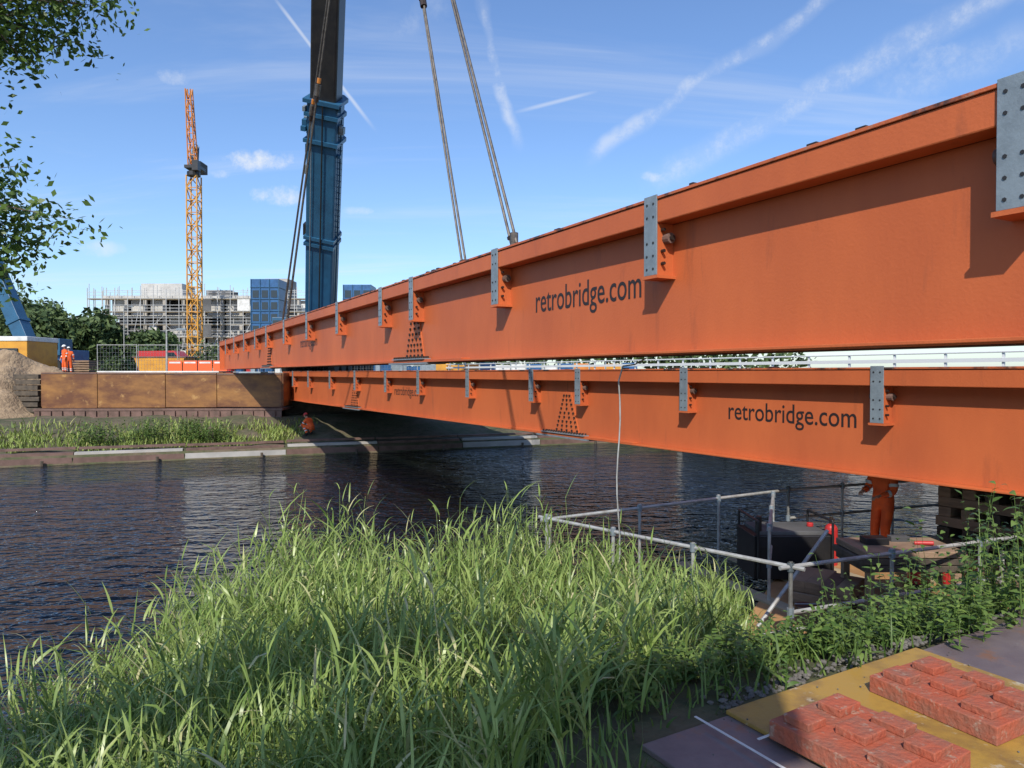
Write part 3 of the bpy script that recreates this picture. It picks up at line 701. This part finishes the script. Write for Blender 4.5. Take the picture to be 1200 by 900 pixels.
# ------------------------------------------------------------------ vegetation
def blades(P,Ln,az,a,c,b,g,W,prof=(.6,1.,.85,.5,.04)):
    n=len(P); k=len(prof); t=np.linspace(0,1,k)
    h=np.outer(a,t)+np.outer(c,t*t); v=np.outer(b,t)-np.outer(g,t*t)
    h*=Ln[:,None]; v*=Ln[:,None]
    dx=np.cos(az)[:,None]; dy=np.sin(az)[:,None]
    C=np.stack([P[:,0:1]+h*dx,P[:,1:2]+h*dy,P[:,2:3]+v],-1)
    tw=az+np.pi/2+rng.normal(0,.35,n); sd=np.stack([np.cos(tw),np.sin(tw),rng.normal(0,.25,n)],-1)
    wv=(W[:,None]*np.array(prof)[None,:])[:,:,None]*sd[:,None,:]/2
    V=np.stack([C-wv,C+wv],2).reshape(-1,3)
    base=(np.arange(n)*2*k)[:,None]; i=np.arange(k-1)[None,:]*2
    F=np.stack([base+i,base+i+1,base+i+3,base+i+2],-1).reshape(-1,4)
    return V,F
def merge(parts):
    Vs=[];Fs=[];o=0
    for V,F in parts: Vs.append(V);Fs.append(F+o);o+=len(V)
    return np.concatenate(Vs),np.concatenate(Fs)
# reeds
N0=7600; px=rng.uniform(-3.9,2.6,N0); py=rng.uniform(2.2,8.6,N0); qq=px*Fq[0]+py*Fq[1]
rb_=.55+(py-3.5)*.50
cl=np.sin(px*2.3+py*1.1)+np.sin(px*4.7-py*3.1+1)
lim=QN+.35+.25*np.sin(px*3.)+.15*np.sin(px*7)
left=-3.45+.25*np.sin(py*2.)
keep=(px<rb_+rng.normal(0,.12,N0))&(qq<lim)&(px>left)&(cl>-1.6)&((py>2.6)|(px<-1.))
px=px[keep];py=py[keep]; n=len(px); gzv=ground(px,py); gzv=np.maximum(gzv,-.3)
topz=1.66+.20*np.sin(px*1.9+py*.8)+.1*np.sin(px*6+py*4)+rng.normal(0,.15,n)-.30*sm(-px,1.6,3.3)-.1*sm(py,7.6,8.5)-.42*sm(px,-.1,1.4)*sm(py,5.,6.8)+.2*sm(px,-1.2,-.3)*sm(-px,-.4,.4)
Hh=np.clip(topz-gzv,.5,2.1)*np.where(rng.random(n)<.14,1.18,1)
Pn=np.stack([px,py,gzv],-1)
laz=rng.normal(2.7,1.1,n); lea=rng.uniform(.0,.18,n)
parts=[blades(Pn,Hh,laz,lea*.4,lea*.8,np.ones(n),np.zeros(n)+.02,np.full(n,.009),(1,1,.9,.8,.3))]
K=9
for k in range(K):
    f=.25+.75*k/(K-1)+rng.normal(0,.03,n); f=np.clip(f,.1,1)
    hx=Hh*(lea*.4*f+lea*.8*f*f)
    p=np.stack([px+hx*np.cos(laz),py+hx*np.sin(laz),gzv+Hh*f*.97],-1)
    az=(k%2)*np.pi+rng.uniform(0,2*np.pi,n)*.6+.3
    Ln=rng.uniform(.22,.46,n)*(1.05-.25*f)
    parts.append(blades(p,Ln,az,rng.uniform(.15,.6,n),rng.uniform(.05,.45,n),rng.uniform(.65,1.05,n),rng.uniform(.0,.6,n)*np.where(rng.random(n)<.3,1.8,.8),rng.uniform(.010,.021,n)))
V,F=merge(parts); npobj('reed_bed',V,F,[REED])
def grass(px,py,h,w):
    n=len(px); zz=ground(px,py)
    return blades(np.stack([px,py,zz-.01],-1),h,rng.uniform(0,6.28,n),rng.uniform(.05,.4,n),rng.uniform(.05,.4,n),np.ones(n)*.95,rng.uniform(0,.35,n),w,(1,.9,.6,.05))
n=30000; pp=rng.uniform(-30,34,n); aq=rng.uniform(.9,6.2,n); q_=QF+aq; gx=pp*E[0]+q_*Fq[0]; gy=pp*E[1]+q_*Fq[1]
cl=np.sin(gx*1.1)+np.sin(gx*2.7+gy*1.9)+np.sin(gy*2.2-gx*.6)
k_=(cl>-1.5)&(rng.random(n)<np.where(aq<4.2,1,.25))&((gx<-10.2+.3*np.sin(gy*3))|(gx>8)); gx=gx[k_];gy=gy[k_];cl=cl[k_]
V,F=grass(gx,gy,rng.uniform(.12,.42,len(gx))*(1+.3*np.clip(cl,0,2)),rng.uniform(.03,.06,len(gx)))
npobj('riverbank_grass',V,F,[GRASS])
n=20000; gx=rng.uniform(-.6,9,n); gy=rng.uniform(2.7,9.5,n); b_=QN-(gx*Fq[0]+gy*Fq[1])
ee=(gx-.55)*e1.x+(gy-2.98)*e1.y; dd_=(gx-.55)*(-e1.y)+(gy-2.98)*e1.x
k_=(b_>.4)&(b_<6.5)&~((ee>-.04)&(dd_<.06)); gx=gx[k_];gy=gy[k_]
V,F=grass(gx,gy,rng.uniform(.06,.26,len(gx)),rng.uniform(.008,.016,len(gx))); npobj('bank_grass',V,F,[WEED])
def weeds(name,cx,cy,hmin,hmax,mat,lw=.035,ll=.11,K=14):
    n=len(cx); zz=ground(cx,cy); H=rng.uniform(hmin,hmax,n); az=rng.uniform(0,6.28,n); le=rng.uniform(.02,.2,n)
    ps_=[blades(np.stack([cx,cy,zz],-1),H,az,le,le*.6,np.ones(n),np.full(n,.03),np.full(n,.008),(1,1,.8,.5,.3))]
    for k in range(K):
        f=.15+.85*k/(K-1); hx=H*(le*f+le*.6*f*f); p=np.stack([cx+hx*np.cos(az),cy+hx*np.sin(az),zz+H*f*.97],-1)
        ps_.append(blades(p,rng.uniform(.6,1.2,n)*ll*(1.15-.5*f),rng.uniform(0,6.28,n),rng.uniform(.5,1,n),rng.uniform(0,.2,n),rng.uniform(.2,.8,n),rng.uniform(.2,.8,n),rng.uniform(.6,1.1,n)*lw,(.15,.9,1.,.6,.05)))
    V,F=merge(ps_); return npobj(name,V,F,[mat])
def clumps(cs,n,sig):
    a=[];b=[]
    for (x,y) in cs: a.append(rng.normal(x,sig,n)); b.append(rng.normal(y,sig,n))
    return np.concatenate(a),np.concatenate(b)
cx,cy=clumps([(2.75,5.6),(3.2,5.9),(3.7,6.1),(4.3,6.3),(4.9,6.4),(5.4,6.6),(3.0,6.4),(4.0,5.6),(4.9,5.7),(5.8,6.2),(6.3,7.0),(3.4,5.0)],60,.26)
weeds('nettle_patch',cx,cy,.35,.95,WEED)
cx,cy=clumps([(2.1,4.7),(2.5,4.9),(1.6,4.3),(3.0,4.8),(1.2,4.0),(.6,3.7),(.3,3.5),(1.9,4.3),(2.6,4.5)],60,.2)
weeds('low_weeds',cx,cy,.1,.3,WEED,.03,.08)
cx,cy=clumps([(-17.8,30.2),(-15.8,30.9),(-13.6,31.6),(-14.3,31.9)],60,.45)
weeds('bank_shrub',cx,cy,.5,1.15,WEED,.07,.22)

def leaves(centers,sig,n,size):
    C=np.repeat(np.asarray(centers),n,0); m=len(C)
    p=C+rng.normal(0,1,(m,3))*np.asarray(sig); 
    a=rng.normal(0,1,(m,3)); a/=np.linalg.norm(a,axis=1)[:,None]; b=rng.normal(0,1,(m,3)); b-=a*(a*b).sum(1)[:,None]; b/=np.linalg.norm(b,axis=1)[:,None]
    s_=size*rng.uniform(.6,1.3,m)[:,None]
    V=np.stack([p-a*s_,p-b*s_*.55,p+a*s_,p+b*s_*.55],1).reshape(-1,3); F=np.arange(m*4).reshape(-1,4)
    return V,F
def tree(name,base,height,crown,ntip,nleaf,lsize,mat,trunk=.3,targets=None,sig=.5,lean=(0,0,0)):
    root=empty(name); mb=MB(); base=Vector(base); tips=[]
    tt=base+Vector((lean[0],lean[1],height*.55)); mid=base.lerp(tt,.5)+Vector((.1,.05,0))
    mb.tube(base-UP*.3,mid,trunk,BARK,trunk*.8,10,False); mb.tube(mid,tt,trunk*.8,BARK,trunk*.5,10,False)
    cc=base+Vector((lean[0],lean[1],height-crown[2]))
    tg=[(Vector(t),True) for t in (targets or [])]
    for i in range(ntip):
        d=Vector(rng.normal(0,1,3)); d.normalize(); rr=random.uniform(.45,1)
        tg.append((cc+Vector((d.x*crown[0],d.y*crown[1],d.z*crown[2]))*rr,False))
    for t,main in tg:
        f=random.uniform(.45,1.); s_=mid.lerp(tt,f); k=s_.lerp(t,.5)+Vector((random.uniform(-.2,.2),random.uniform(-.2,.2),.25*(t-s_).length*.5))
        mb.tube(s_,k,trunk*.22,BARK,trunk*.12,6,False); mb.tube(k,t,trunk*.12,BARK,trunk*.03,5,False)
        tips.append(tuple(t)); tips.append(tuple(k.lerp(t,.6))); tips.append(tuple(k.lerp(t,.8)))
        for _ in range(6 if main else 3):
            e=t+Vector(rng.normal(0,1,3))*float(np.mean(sig))*1.5; mb.tube(k.lerp(t,.8),e,trunk*.04,BARK,trunk*.012,4,False); tips.append(tuple(e))
    mb.obj('trunk_and_limbs',root)
    V,F=leaves(tips,sig,nleaf,lsize); npobj('foliage',V,F,[mat],parent=root)
    return root
tg=[(-5.15,7.2,7.35),(-4.75,7.0,7.8),(-5.3,7.0,7.6),(-4.3,6.9,7.15),(-4.8,6.8,8.3),(-5.4,7.3,8.3),(-4.2,6.8,7.6),(-5.5,7.2,7.2),(-4.8,7.0,7.2),(-5.1,7.1,7.95),(-4.35,6.9,7.9),(-4.75,7.1,6.95),(-5.2,7.0,7.0),
    (-5.4,7.0,5.5),(-5.3,7.1,5.2),(-5.0,7.0,4.85),(-5.5,6.9,4.7),(-5.7,7.2,5.2),(-5.5,7.0,5.4),(-5.25,7.0,5.0),(-5.1,7.05,5.1),(-5.35,7.0,4.65),(-5.65,7.1,6.3)]
tree('overhanging_tree',(-8.4,4.3,1.2),11.,(3.0,3.0,3.9),50,58,.04,LEAF,.24,tg,(.16,.16,.11),(.1,.1,0))
def dtree(x,y,h,wd): tree('broadleaf_tree',(x,y,3.4),h,(wd,wd,h*.38),26,46,.42,LEAFD,.3,None,(wd*.22,wd*.22,h*.07))
for x,y,h,wd in ((-62,92,8.5,3.2),(-55.5,95,7.2,2.6),(-68,100,9,3.6),(-50,98,5.5,2.6),(-74,108,10,4.5),(-80,115,9,4)): dtree(x,y,h,wd)
C=[(x,78+random.uniform(-1,1),3.4+random.uniform(.4,2.6)+.8*math.sin(x*.9)) for x in np.arange(-45,-31,.35)]
V,F=leaves(C,(.5,.5,.45),60,.22); npobj('hedge',V,F,[LEAFD])
C=[(x,150+random.uniform(-6,6),3.4+random.uniform(.4,6)+2.0*math.sin(x*.09)) for x in np.arange(-220,60,.9)]
V,F=leaves(C,(1.4,2,1.3),30,.8); npobj('distant_tree_line',V,F,[LEAFD])

# unseen beam frame, added behind the viewpoint to cast shade bands on the reeds
fb_=MB(); ax=Vector((.963,.27,0)); ay=Vector((-.27,.963,0)); C0=Vector((-4.3,-3.3,0)); hl=4.6
fb_.box(C0+UP*8.35,(2*hl,.25,.62),GALV,(ax,ay,UP)); fb_.box(C0+UP*6.85,(2*hl,.25,.75),GALV,(ax,ay,UP))
for k in range(5):
    a=C0+ax*(-hl+.1+k*(2*hl-.2)/4); fb_.box(a+UP*7.63,(.09,.09,.80),GALV,(ax,ay,UP))
for t in (-4.4,4.4):
    c=C0+ax*t; fb_.tube((c.x,c.y,1.9),(c.x,c.y,6.5),.11,GALV,seg=10); fb_.box((c.x,c.y,2.02),(.5,.5,.04),GALV)
fb_.obj('reed_shade_blocker')

# ------------------------------------------------------------------ world, sun
sd=Vector((-.20,-.98,0)).normalized(); el=math.radians(41)
sunv=Vector((sd.x*math.cos(el),sd.y*math.cos(el),math.sin(el)))
lt=bpy.data.lights.new('sun','SUN'); lt.energy=5.0; lt.angle=math.radians(.53); lt.color=(1,.93,.82)
lo=bpy.data.objects.new('sun',lt); scn.collection.objects.link(lo); lo.rotation_euler=sunv.to_track_quat('Z','Y').to_euler(); lo.location=(0,-20,40)
wd=bpy.data.worlds.new('World'); scn.world=wd; wd.use_nodes=True; nt=wd.node_tree; bg=nt.nodes['Background']; bg.inputs[1].default_value=.145
try:
    wd.cycles.sampling_method='MANUAL'; wd.cycles.sample_map_resolution=512
except Exception: pass
sky=nn(nt,'ShaderNodeTexSky',sky_type='NISHITA'); sky.sun_disc=False; sky.sun_elevation=el; sky.sun_rotation=math.atan2(sd.x,sd.y); sky.ozone_density=2.0; sky.dust_density=.6; sky.air_density=1.1
tc=nn(nt,'ShaderNodeTexCoord'); sp=nn(nt,'ShaderNodeSeparateXYZ'); nt.links.new(tc.outputs['Generated'],sp.inputs[0])
def mt(op,a,b=None,c=None,clamp=False):
    n=nn(nt,'ShaderNodeMath',operation=op); n.use_clamp=clamp
    for i,x in enumerate((a,b,c)):
        if x is None: continue
        if isinstance(x,(int,float)): n.inputs[i].default_value=x
        else: nt.links.new(x,n.inputs[i])
    return n.outputs[0]
def ns(scale,vec,det=4,rough=.6,dist=0):
    n=nn(nt,'ShaderNodeTexNoise'); n.inputs['Scale'].default_value=scale; n.inputs['Detail'].default_value=det; n.inputs['Roughness'].default_value=rough; n.inputs['Distortion'].default_value=dist
    nt.links.new(vec,n.inputs['Vector']); return n.outputs[0]
def mr(x,a,b,c=0,d=1):
    n=nn(nt,'ShaderNodeMapRange',interpolation_type='SMOOTHSTEP'); nt.links.new(x,n.inputs[0])
    for i,q in enumerate((a,b,c,d)): n.inputs[i+1].default_value=q
    return n.outputs[0]
yy=mt('MAXIMUM',sp.outputs[1],.05); A=mt('DIVIDE',sp.outputs[0],yy); B=mt('DIVIDE',sp.outputs[2],yy)
front=mr(sp.outputs[1],.05,.2)
wob2=mt('MULTIPLY',mt('SUBTRACT',ns(5,tc.outputs['Generated'],4),.5),.11)
nzf=ns(20,tc.outputs['Generated'],6,.7)
patch=mr(nzf,.40,.64)
nzc=mt('MULTIPLY',mt('SUBTRACT',nzf,.5),3.2)
tot=None
def addm(x):
    global tot
    tot=x if tot is None else mt('MAXIMUM',tot,x)
def trail(u0,v0,u1,v1,w,s_):
    a0,b0,a1,b1=(u0-600)/830,(437-v0)/830,(u1-600)/830,(437-v1)/830; L=math.hypot(a1-a0,b1-b0); tx,ty=(a1-a0)/L,(b1-b0)/L
    Aw=mt('ADD',A,wob2) if w>5 else A
    al=mt('ADD',mt('MULTIPLY',mt('SUBTRACT',Aw,a0),tx),mt('MULTIPLY',mt('SUBTRACT',B,b0),ty))
    ac=mt('ABSOLUTE',mt('SUBTRACT',mt('MULTIPLY',mt('SUBTRACT',Aw,a0),-ty),mt('MULTIPLY',mt('SUBTRACT',B,b0),-tx)))
    m_=mt('MULTIPLY',mr(ac,w/830,0),mt('MULTIPLY',mr(al,0,.06),mr(al,L,L-.06)))
    if w>5: m_=mt('MULTIPLY',m_,mt('ADD',mt('MULTIPLY',patch,.65),.25))
    addm(mt('MULTIPLY',m_,s_))
trail(672,198,990,-15,13,.5); trail(745,222,1250,-50,24,.5); trail(560,-20,608,185,12,.55); trail(315,-10,445,160,3.5,.5); trail(590,137,715,105,4,.4); trail(430,60,540,-10,30,.2); trail(1000,120,1230,40,34,.3)
def puff(u,v,ru,rv,s_):
    a0,b0=(u-600)/830,(437-v)/830
    x=mt('DIVIDE',mt('SUBTRACT',A,a0),ru/830); y=mt('DIVIDE',mt('SUBTRACT',B,b0),rv/830)
    r_=mt('ADD',mt('MULTIPLY',x,x),mt('MULTIPLY',y,y))
    m_=mt('MULTIPLY',mr(mt('ADD',mt('SUBTRACT',1.0,r_),nzc),.2,1.5),mr(r_,2.2,.8)); addm(mt('MULTIPLY',m_,s_))
for q in ((293,188,60,17,.95),(252,204,28,9,.6),(330,230,36,16,.85),(205,95,38,16,.4),(125,292,48,12,.45),(765,208,20,10,.6),(415,248,26,7,.4),(1090,70,60,30,.35)): puff(*q)
tot=mt('MULTIPLY',tot,front)
zz=mt('MAXIMUM',mt('ADD',sp.outputs[2],.12),.05); cv=nn(nt,'ShaderNodeCombineXYZ'); nt.links.new(mt('DIVIDE',sp.outputs[0],zz),cv.inputs[0]); nt.links.new(mt('DIVIDE',sp.outputs[1],zz),cv.inputs[1])
mp=nn(nt,'ShaderNodeMapping'); mp.inputs['Rotation'].default_value=(0,0,-.9); mp.inputs['Scale'].default_value=(.35,1.6,1); nt.links.new(cv.outputs[0],mp.inputs[0])
addm(mr(ns(1.3,mp.outputs[0],6,.62,.6),.48,.85,0,.45))
tint=nn(nt,'ShaderNodeMix',data_type='RGBA',blend_type='MULTIPLY'); tint.inputs[0].default_value=1; nt.links.new(sky.outputs[0],tint.inputs[6]); tint.inputs[7].default_value=(.89,1.04,1.28,1)
mx=nn(nt,'ShaderNodeMix',data_type='RGBA'); nt.links.new(tot,mx.inputs[0]); nt.links.new(tint.outputs[2],mx.inputs[6]); mx.inputs[7].default_value=(6.0,6.25,6.6,1)
nt.links.new(mx.outputs[2],bg.inputs[0])

# ------------------------------------------------------------------ camera
cam=bpy.data.cameras.new('camera'); cam.lens=24.9; cam.sensor_width=36; cam.clip_end=8000; cam.clip_start=.05
co=bpy.data.objects.new('camera',cam); scn.collection.objects.link(co); co.location=(0,0,EYE); co.rotation_euler=(math.radians(90-.9),0,0); scn.camera=co
scn.view_settings.view_transform='Standard'; scn.view_settings.look='None'; scn.view_settings.exposure=0
